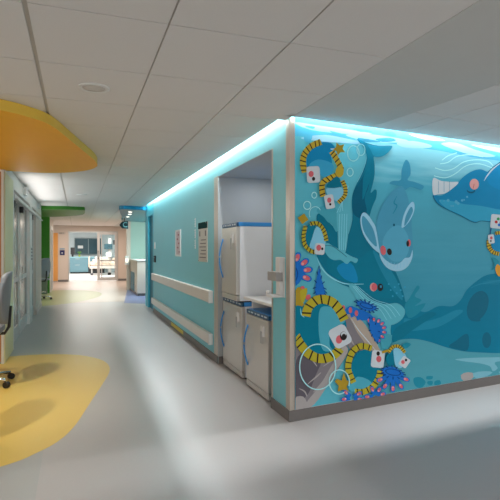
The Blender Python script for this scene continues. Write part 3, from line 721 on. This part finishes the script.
mr.inputs['From Min'].default_value = .1; mr.inputs['From Max'].default_value = 2.8; nt.links.new(sx_.outputs['Z'], mr.inputs['Value'])
nt.links.new(nz.outputs['Fac'], ad.inputs[0]); nt.links.new(mr.outputs['Result'], ad.inputs[2]); nt.links.new(ad.outputs[0], cr.inputs['Fac']); nt.links.new(cr.outputs['Color'], pb.inputs['Base Color'])
els = cr.color_ramp.elements; els[0].position = .1; els[0].color = srgb((40, 146, 180)) + (1,); els[1].position = 1.1 - .02; els[1].color = srgb((140, 216, 234)) + (1,)
for ps, cl in ((.45, (64, 162, 192)), (.7, (84, 178, 204)), (.9, (86, 186, 212))):
    el = els.new(ps); el.color = srgb(cl) + (1,)
ART['water'] = wm_
X1 = 566
Q('water', [(293, 60), (X1 + 40, 60), (X1 + 40, 440), (293, 440)])
# left light waters
P('aqua', [(293, 128), (320, 134), (352, 138), (361, 143), (366, 152), (364, 168), (356, 184), (352, 196), (351, 212), (353, 230), (352, 262), (364, 284), (385, 302), (396, 330), (385, 350), (370, 400), (293, 418)], 3)
S('pale', [(350, 137), (361, 143), (366, 153), (364, 167), (357, 182)], .7)
Q('surf', [(293, 100), (X1, 140), (X1, 171), (500, 161), (470, 157), (440, 151), (400, 145), (372, 141), (340, 138), (293, 136)])
# ripples of the surface
for pts, cl in (([(293, 122), (320, 126), (350, 130), (372, 134), (345, 134), (310, 130)], 'ripple'), ([(345, 135), (365, 134), (390, 137), (408, 141), (385, 143), (360, 140)], 'ripple'), ([(352, 129), (366, 130), (372, 132), (360, 132)], 'shade'),
                ([(357, 138), (372, 140), (380, 142), (364, 142)], 'shade'), ([(375, 139), (390, 138), (395, 141), (382, 142)], 'shade'), ([(384, 133), (392, 132), (396, 136), (388, 136)], 'shade'), ([(300, 138), (325, 135), (352, 140), (375, 145), (340, 143), (315, 141)], 'ripple'),
                ([(396, 143), (412, 141), (430, 145), (428, 148), (405, 148)], 'ripple'), ([(440, 144), (455, 143), (475, 150), (495, 156), (480, 157), (460, 152)], 'ripple'), ([(470, 145), (490, 147), (520, 153), (500, 153)], 'ripple'), ([(408, 134), (430, 137), (445, 141), (425, 140)], 'ripple'),
                ([(320, 128), (345, 133), (330, 132)], 'ripple'), ([(304, 126), (314, 127), (312, 129)], 'cyan2'), ([(329, 131), (345, 135), (338, 136)], 'surf'), ([(304, 131), (312, 131), (310, 142), (304, 141)], 'surf')):
    P(cl, pts, 3)
# faint far creatures and weeds
P('shade', [(405, 160), (409, 164), (410, 174), (407, 180), (414, 182), (423, 186), (420, 190), (410, 187), (404, 190), (398, 186), (389, 184), (392, 181), (400, 180), (401, 170)], 4)
# deep silhouettes at lower right
P('deep', [(400, 300), (412, 306), (424, 312), (438, 306), (452, 306), (460, 300), (466, 290), (476, 281), (486, 275), (500, 273), (530, 270), (X1, 266), (X1, 350), (530, 352), (500, 353), (480, 352), (462, 351), (445, 347), (430, 342), (416, 339), (404, 340), (394, 346), (390, 330), (394, 312)], 4)
P('mid', [(404, 318), (420, 322), (440, 317), (455, 310), (462, 312), (440, 326), (420, 330), (406, 330)], 3)
P('dark', [(392, 332), (404, 322), (416, 318), (428, 312), (436, 314), (424, 322), (412, 330), (402, 338), (394, 344)], 3)
P('tealm', [(404, 306), (409, 298), (416, 286), (419, 288), (414, 296), (421, 300), (414, 306), (425, 303), (418, 313), (408, 318)], 3)
for i in range(5): S('mid', [(470 + i * 4, 288 - i * 2), (480 + i * 5, 284 - i), (498 + i * 6, 284 - i * 2)], .6)
O('deep2', 477, 306, 10, 16, 22); O('deep2', 486, 340, 4.5, 8); P('deep2', [(448, 346), (456, 340), (464, 334), (468, 336), (467, 350), (456, 349)], 3); O('deep2', 476, 320, 4, 1.5)
O('deep2', 530, 330, 9, 12)
# sea bed
P('sand', [(388, 348), (396, 341), (404, 339), (416, 339), (430, 342), (445, 347), (462, 351), (480, 352.5), (500, 353), (530, 352), (X1, 350), (X1, 372), (500, 388), (400, 410), (370, 412), (380, 380)], 4)
P('sandpale', [(455, 359), (475, 357.5), (500, 357), (540, 355), (X1, 352), (X1, 356), (530, 359), (500, 361), (494, 363), (497, 368), (492, 371), (489, 366), (478, 363), (462, 361)], 4)
P('greyl', [(460, 375), (467, 372), (474, 374), (470, 380), (463, 382)], 2); P('sandpale', [(472, 373), (484, 371), (492, 372), (486, 376), (476, 379)], 2); P('sandpale', [(498, 372), (508, 366), (520, 370), (505, 376)], 2)
for q in ([(413, 378), (420, 377), (425, 382), (420, 388), (414, 385)], [(426, 376), (432, 376), (431, 379), (426, 379)], [(427, 381), (432, 381), (431, 385), (427, 384)], [(434, 381), (439, 380), (440, 384), (434, 385)]): P('tealm', q, 3)
# large dark whale
P('dark', [(356, 139), (366, 143), (378, 146), (391, 146), (390, 149), (387, 153), (382, 156.5), (377, 157.5), (373, 157), (374, 166), (373.5, 178), (370, 192), (371.5, 192), (374, 189.5), (376, 191), (375.5, 198), (372, 206), (369.5, 214), (368, 222), (376, 240), (386, 258), (394, 270), (400, 284), (404, 298), (404, 306), (398, 312), (388, 305), (374, 303), (362, 296), (350, 288), (338, 283), (328, 275), (319, 262), (316, 254), (322, 250), (326, 244), (322, 236), (317, 226), (316, 216), (320, 214), (330, 224), (338, 232), (346, 236), (350, 228), (352, 216), (351, 204), (352, 194), (356, 184), (362, 172), (366, 158), (363, 148)], 3)
P('mid', [(367, 144.5), (378, 146.5), (391, 146.5), (388, 152), (383, 156), (377, 157.5), (373, 156), (370, 150)], 4)
P('dark2', [(353, 192), (360, 180), (366, 172), (368, 186), (364, 198), (366, 212), (360, 218), (353, 214), (352, 204)], 4)
P('teal', [(363, 176), (368, 168), (370, 176), (366, 190), (362, 200), (362, 188)], 4)
P('teal', [(330, 256), (345, 262), (360, 258), (372, 250), (384, 266), (394, 282), (398, 296), (380, 298), (362, 292), (346, 283), (334, 276), (326, 266)], 4)
P('cyan', [(345, 262), (353, 266), (357, 282), (344, 279), (336, 268)], 3)
P('mid', [(372, 250), (384, 262), (396, 280), (402, 300), (392, 290), (380, 270)], 4)
for i in range(9): O('whale2', 388 + 2.0 * i, 284 + 3.0 * ((i * 7) % 5), .9, .8)
# drifting pale fins of the large whale
P('aqua2', [(316, 211), (322, 206), (332, 206), (338, 214), (338, 224), (336, 232), (333, 228), (331, 224), (327, 222), (323, 217)], 4)
P('aqua', [(338, 206), (348, 204), (349, 220), (347, 238), (344, 254), (338, 250), (337, 232), (336, 216)], 4)
for i in range(4): S('pale', [(339 + i * 2.4, 214), (338.5 + i * 2.4, 232), (339 + i * 1.9, 250)], .45)
P('aqua', [(322, 246), (327, 243), (332, 246), (340, 250), (350, 256), (357, 259), (355, 263), (350, 261), (346, 264), (340, 260), (333, 260), (327, 256)], 4)
S('line', [(322, 246), (331, 246), (340, 252), (346, 257)], .5)
S('pale', [(316, 257), (321, 268), (330, 277), (344, 283.5), (363, 284)], 1.5, True)
for i in range(3): S('pale', [(336 + i * 3, 213 - i), (344 - i, 196 + i * 2), (346 + i, 186)], .5)
# striped throat of the large whale
P('aqua', [(348, 285), (354, 284), (362, 293), (372, 301), (384, 304), (396, 303), (403, 308), (404, 314), (399, 321), (390, 325), (381, 322), (374, 315), (362, 305), (354, 296)], 4)
for i in range(4): S('pale', [(352 + i * 1.6, 286), (364 + i * 3, 300 - i * .3), (378 + i * 4, 308 - i), (386 + i * 4.4, 320 - i * 1.5)], .5)
O('pinkpale', 372.5, 287, 3.4, 4.2); O('pink', 373.5, 287, 2.8, 3.8); O('black', 379.5, 287.3, 2.8, 3.8); O('shade', 380, 286.5, 1, 1.4)
# small whale
P('small', [(400, 186), (404, 190), (407, 198), (410, 212), (411, 228), (412, 244), (410, 256), (404, 265), (396, 268), (388, 265), (381, 257), (377, 246), (375, 234), (376, 220), (380, 208), (386, 198), (393, 190)], 4)
P('small2', [(390, 228), (400, 226), (407, 236), (408, 250), (402, 260), (392, 261), (384, 252), (382, 240)], 4)
P('flip', [(359.5, 220), (361, 214), (364, 212.5), (368, 216), (372, 222), (375, 228), (378, 246), (379, 253), (372, 248), (365, 239), (361, 230)], 4)
P('small', [(361, 220), (362.5, 216), (368, 222), (373, 231), (376, 246), (371, 243), (365, 235), (362, 228)], 4)
P('flip', [(401, 228), (402, 218), (406, 208), (411, 202), (413.5, 204), (413, 212), (408, 222)], 4); P('small', [(403.5, 226), (405, 216), (410, 207), (412, 211), (408, 220)], 4)
P('flip', [(377, 246), (380, 254), (386, 261), (394, 264.5), (400, 262), (404, 258), (409, 257), (411.5, 250), (411.5, 257), (408, 265), (402, 270), (394, 271), (386, 267.5), (380, 259)], 4)
for i in range(8): S('ice', [(384 + i * 3.2, 259.5 + 3.5 * math.sin(i * .42)), (383 + i * 3.3, 264 + 4.5 * math.sin(i * .42))], .35)
O('pink', 382.3, 250.3, 2.8, 4.8, -8); O('black', 388.5, 251.8, 2.4, 3.4, -8); O('pink', 408, 243, 1.8, 3.6); O('black', 406.8, 243.6, 1.4, 3)
O('line', 393, 225, 1, 1.4); S('mid', [(396, 196), (393, 203), (396, 206), (392, 214)], 1.2, True)
# right whale
P('whale', [(432, 195), (440, 196), (448, 191), (455, 185), (463, 176.5), (472, 171), (480, 169.5), (487, 172), (492, 168), (500, 161), (512, 156), (530, 154), (X1, 158), (X1, 236), (530, 232), (510, 225), (500, 222), (488, 222), (480, 221), (473, 222.5), (460, 216), (445, 209), (436, 203)], 5)
P('cyan', [(486, 176), (492, 169), (500, 163), (520, 158), (X1, 164), (X1, 210), (520, 200), (498, 190), (488, 184)], 4)
P('whale2', [(438, 200), (450, 201), (462, 204), (480, 206), (500, 210), (X1, 222), (X1, 234), (510, 224), (488, 221), (473, 221.5), (460, 215), (445, 208)], 4)
S('line', [(432, 196), (436, 203), (445, 209), (460, 216), (473, 222.5), (480, 221), (490, 222)], .6)
P('white', [(432, 178.5), (440, 181), (450, 182), (457.5, 182.5), (451, 189), (444, 193.5), (437, 194.5), (432, 194)], 4)
for x in (437.5, 443, 448.5): S('shade', [(x, 181.5), (x, 193.5 - (x - 437) * .2)], .4)
S('white', [(483, 181), (486, 176), (492, 169), (501, 162)], 1.3, True); S('line', [(487, 172), (493, 166.5), (500, 162)], .6)
for pts in ([(433, 176), (444, 178), (454, 174), (465, 166), (478, 164), (491, 168)], [(434, 168), (443, 170.5), (452, 169), (463, 162), (476, 160), (487, 161.5), (492, 166)], [(439, 164), (447, 162.5), (456, 156.5), (470, 155), (482, 157)], [(441, 160.5), (447, 156), (456, 153)]): S('foam', pts, .9)
O('line', 470, 190.5, 4.2, 3); O('whale', 470, 188.5, 4.4, 3.2); O('pinkpale', 473.2, 184.3, 4.6, 5.4); S('red', [(473, 184), (472, 189)], .4)
for x, y, r_ in ((439, 201), (443, 199.5), (447, 201), (452, 203), (455, 202), (457, 203.5), (461, 201), (463, 200), (466, 197), (450, 206), (442, 201.5))[:0] or ((439, 201, .6), (443, 201, .6), (447, 200.5, 1.4), (452, 206, .9), (455, 202, 1.6), (457, 203.5, 1.5), (461, 200.5, 1.2), (463, 200, .8), (466, 197, 1), (450, 206, .8)): O('small2', x, y, r_, r_)
# first aid card, ringed fish and orange fish at the right edge
RR('white', 500, 222, 10.5, 7, 6, .25)
for x, y, cl in ((497, 219, 'grn'), (495, 222, 'red'), (500, 222.5, 'black'), (498, 225, 'blue'), (503, 219, 'red')): O(cl, x, y, 1.5)
S('navy', [(490, 228), (488.5, 236)], 1); O('cyan', 500, 243, 10, 11); ST([(487.5, 240), (488, 247), (492, 252), (498, 254)], 4, 8, .8); ST([(494, 233.5), (499, 233), (505, 236)], 3.5, 5, .8)
RR('white', 490, 239, 3, 4.5, -8); O('pink', 490, 238, 1.3, 1.6); O('black', 489.5, 241, .9)
P('tealm', [(490, 258), (494, 258), (498, 262), (494, 268), (490, 270), (493, 264)], 3); P('orange', [(494, 269), (496, 264), (499, 266), (503, 263), (506, 268), (503, 275), (497, 276)], 3)
# rocks at lower left
P('grey', [(293, 344), (300, 350), (310, 356), (322, 362), (334, 352), (344, 340), (346, 352), (340, 364), (330, 380), (318, 396), (306, 409), (293, 418)], 3)
P('grey2', [(297, 356), (308, 352), (320, 360), (314, 376), (308, 392), (300, 400), (294, 398), (294, 372)], 3)
P('greyl', [(293, 398), (302, 396), (306, 404), (300, 410), (293, 412)], 3); P('greyl', [(342, 346), (347, 352), (334, 372), (318, 398), (306, 410), (304, 404), (318, 386), (330, 366)], 3)
P('beige', [(346, 312), (352, 314), (362, 322), (370, 334), (378, 348), (382, 358), (374, 358), (360, 350), (352, 346), (346, 336), (342, 322)], 3)
P('grey', [(345, 316), (350, 320), (356, 332), (364, 344), (360, 350), (350, 350), (344, 338)], 3); S('white', [(350, 318), (356, 328), (366, 340), (376, 352)], 1.1, True); S('greyl', [(346, 330), (350, 340), (354, 346)], 1.5, True)
P('aqua2', [(380, 335), (391, 335), (386, 352), (380, 346)], 2)
for a_, b_ in (((300, 352), (316, 366)), ((306, 384), (320, 372)), ((298, 388), (306, 396)), ((322, 366), (334, 358)), ((312, 392), (324, 378))): S('greyl', [a_, ((a_[0] + b_[0]) / 2 + 1.5, (a_[1] + b_[1]) / 2 - 1), b_], 1.4, True)
# corals
PETALS(291, 272, [-70, -38, -8, 22], 4, 17, 6.5); O('blue', 292, 274, 9, 12); O('navy', 292, 274, 5, 8); O('blue', 292, 274, 4, 6.5)
P('gold', [(293, 290), (300, 287), (303, 292), (300, 300), (303, 304), (298, 308), (293, 306)], 2); P('olive', [(299, 291), (306, 288), (305, 296), (301, 304)], 2); O('pink', 307, 297, 2.2, 3, 30); O('pink', 301.5, 287.5, 2, 1.6)
SPIKES('blue', [(318, 268.5), (320, 278), (323, 288), (324, 294), (318, 298), (314, 292), (315, 282)], .9, 14, 2.6)
SPIKES('blue', [(355, 302), (362, 301), (370, 304), (375, 308), (370, 311), (361, 309)], 1.1, 14, 2.4); O('navy', 365, 305.5, 7, 2.6, 18); O('blue', 365, 305.5, 6, 1.8, 18)
P('blue', [(340, 314), (348, 306), (356, 308), (366, 312), (372, 318), (360, 320), (350, 314)], 3)
for x, y in ((342, 308), (349, 310), (355, 313)): S('blue', [(x + 2, y + 7), (x, y)], 2.6); O('pink', x, y, 1.7, 3)
PETALS(372, 330, [-115, -88, -62, -38, -14, 10, 36, 62], 3, 11.5, 3.4); SPIKES('blue', [(368, 318), (373, 322), (378, 334), (376, 342), (371, 336), (368, 328)], 1, 10, 1.5)
# large fish, lower left
P('teal', [(293, 308), (300, 306), (304, 312), (312, 304), (324, 300), (336, 306), (342, 316), (345, 326), (341, 340), (334, 351), (322, 354), (308, 349), (298, 340), (293, 332)], 4)
P('teal2', [(319, 308), (326, 306), (334, 309), (340, 316), (343, 322), (330, 330), (328, 344), (331, 350), (322, 350), (318, 338), (317, 320)], 4)
S('pale', [(299, 308), (300, 314), (303, 317)], 1.2, True)
ST([(304.5, 316), (307, 307), (314, 300.5), (322, 299), (331, 302), (338, 310), (343, 320)], 9, 8, 1.5, 'olive', .15)
ST([(294, 335), (299, 344), (307, 353), (318, 358), (330, 356), (339, 348)], 9, 8, 1.5, 'olive', .15)
RR('white', 338.5, 336, 9.3, 10.5, -28, .5); O('pink', 337.5, 339, 3.2, 4.2, 10); O('black', 341.8, 335.5, 3.5, 4.4); O('white', 342, 334, 2.8, 2.6); O('black', 342.3, 336, 2.2, 2.6)
# ring fish in the middle bottom
P('teal', [(366, 349), (375, 354), (379, 368), (375, 380), (366, 388), (354, 390), (346, 387), (345, 376), (350, 362), (356, 352)], 4)
P('teal2', [(347, 386), (356, 376), (370, 382), (360, 390), (350, 391)], 3)
ST([(370, 348), (360, 345.5), (352, 350), (348, 358), (346.5, 368), (349, 376), (352, 382)], 6, 9, 1.1, 'olive'); ST([(353, 391), (362, 391), (371, 386), (377, 377), (378.5, 370)], 6, 7, 1.1, 'olive')
P('gold', [(335, 378), (340, 380), (342, 372), (345, 380), (349, 380), (345, 386), (347, 391), (341, 389), (336, 391), (337, 385), (333, 381)], 1)
RR('white', 376, 358.5, 6.4, 8.6, 6, .4); O('black', 376.3, 353, 1.7, 2.2); O('pink', 377, 358.5, 2.6, 3.2)
# little ring fish
P('teal', [(386, 353), (392, 348), (394, 362), (388, 366), (384, 360)], 3); P('ice', [(392, 348), (399, 349), (405, 358), (400, 367), (394, 366), (392, 356)], 3)
ST([(386.5, 352), (391, 346.5), (397, 346), (403, 352)], 3.2, 9, .7); RR('white', 402.5, 361.5, 4.4, 5, 35, .3); O('pink', 401, 361.5, 1.8, 2); O('black', 404, 359.5, 1.2, 1.4)
S('gold', [(380, 352), (386, 350)], 2.4); P('tealm', [(400, 345), (405, 342), (409, 344), (404, 348)], 3)
# blue coral clump bottom
PETALS(391, 374, [20, 55, 90, 125, 158], 3, 15, 4.4); SPIKES('blue', [(381, 368), (390, 366), (398, 370), (402, 374), (396, 377), (386, 376), (381, 372)], 1, 14, 1.8); O('navy', 391, 371.5, 8, 3.4, 10); O('blue', 391, 371.5, 7, 2.6, 10)
PETALS(350, 397, [-140, -30, 10, 170], 2, 9, 4); PETALS(373, 396, [-60, -20, -110, 180], 2, 9, 4)
# top left ring fishes
P('cyan', [(305, 158), (309, 148), (317, 143.5), (327, 143), (332.5, 147), (333, 151), (329, 155), (330, 164), (326, 170), (318, 174), (308, 172), (305, 166)], 4); P('cyan2', [(307, 166), (316, 160), (330, 164), (331, 172), (324, 178), (314, 172)], 4)
ST([(319, 142.5), (309, 147), (302.5, 155), (301, 164), (303, 173)], 6, 9, 1.1, 'yellow', -.25); ST([(329.5, 152), (335, 161), (339, 170), (336, 175), (328, 178.5), (321, 183), (320, 190), (321, 197)], 5.5, 13, 1.1, 'yellow', .25)
STAR('gold', 337, 149.5, 7, 2.8, 5, 30); P('yellow', [(336, 166), (341, 169), (341, 175), (337, 178), (333, 174)], 2)
RR('white', 311.3, 175, 6.6, 8.2, -4, .4); O('pink', 309, 174.5, 2.6, 3); O('black', 311.5, 179.3, 1.6, 2); S('white', [(328.5, 149.6), (332, 149.6)], 1)
P('dark', [(324, 187), (328, 182), (334, 177), (338, 180), (339, 188), (332, 189)], 3); P('ice', [(324, 189), (332, 188.5), (340, 188), (341, 196), (336, 202), (326, 196)], 3)
ST([(340, 181), (343, 188), (342.5, 196), (336, 203)], 4, 9, .9, 'yellow'); RR('white', 327.3, 202, 4.6, 7, -10, .4); O('pink', 327, 200.5, 2.1, 2.6); O('black', 328, 204.6, 1.1, 1.3)
# left middle ring fish
P('teal', [(305, 226), (311, 224), (314, 230), (310, 243), (306, 248), (303, 238)], 3); P('ice', [(314, 227), (319, 230), (323, 240), (321, 249), (308, 248), (310, 238)], 3)
ST([(303.5, 226), (301.5, 236), (303, 245), (308, 250.5), (313, 252.5)], 4, 9, 1, 'olive', .3); ST([(308, 224), (315, 223.5), (320, 228), (323, 235), (324, 241)], 4, 8, 1, 'olive', .3)
STAR('gold', 301, 219, 5.5, 3, 4, 10); RR('white', 317.5, 249, 5, 5.6, 5, .45); O('pink', 316.5, 247.8, 2.4, 3); O('black', 320, 248.8, 1.1, 1.4)
# bubbles
for cx, cy, rx, ry, wd in ((351, 154, 5.8, 7.6, 1.1), (358.5, 150.5, 4, 5.6, .9), (347.7, 172.7, 3, 4, 1), (312, 195.6, 2.4, 2.9, .9), (305, 205.7, 3.5, 4, 1), (315.5, 366, 18, 22.5, 1.2)): RING('foam', cx, cy, rx, ry, wd)
RING('foam', 337, 381, 10, 12, 1.1, 60, 380); RING('foam', 313, 214, 6, 7, .6, 150, 330)
e = empty('wall_mural', (0, 0, 0), label='large underwater mural with whales and striped ring fish covering the right wall', cat='mural')
art.build('artwork', None, e)
m = MB(); p0 = MA + MU * .046; p1 = MA + MU * 3.98
m.prism([tuple((p0 + MN * .0005).xy), tuple((p1 + MN * .0005).xy), tuple((p1 + MN * .007).xy), tuple((p0 + MN * .007).xy)], .102, 2.82); m.build('panel', white_pl, e)
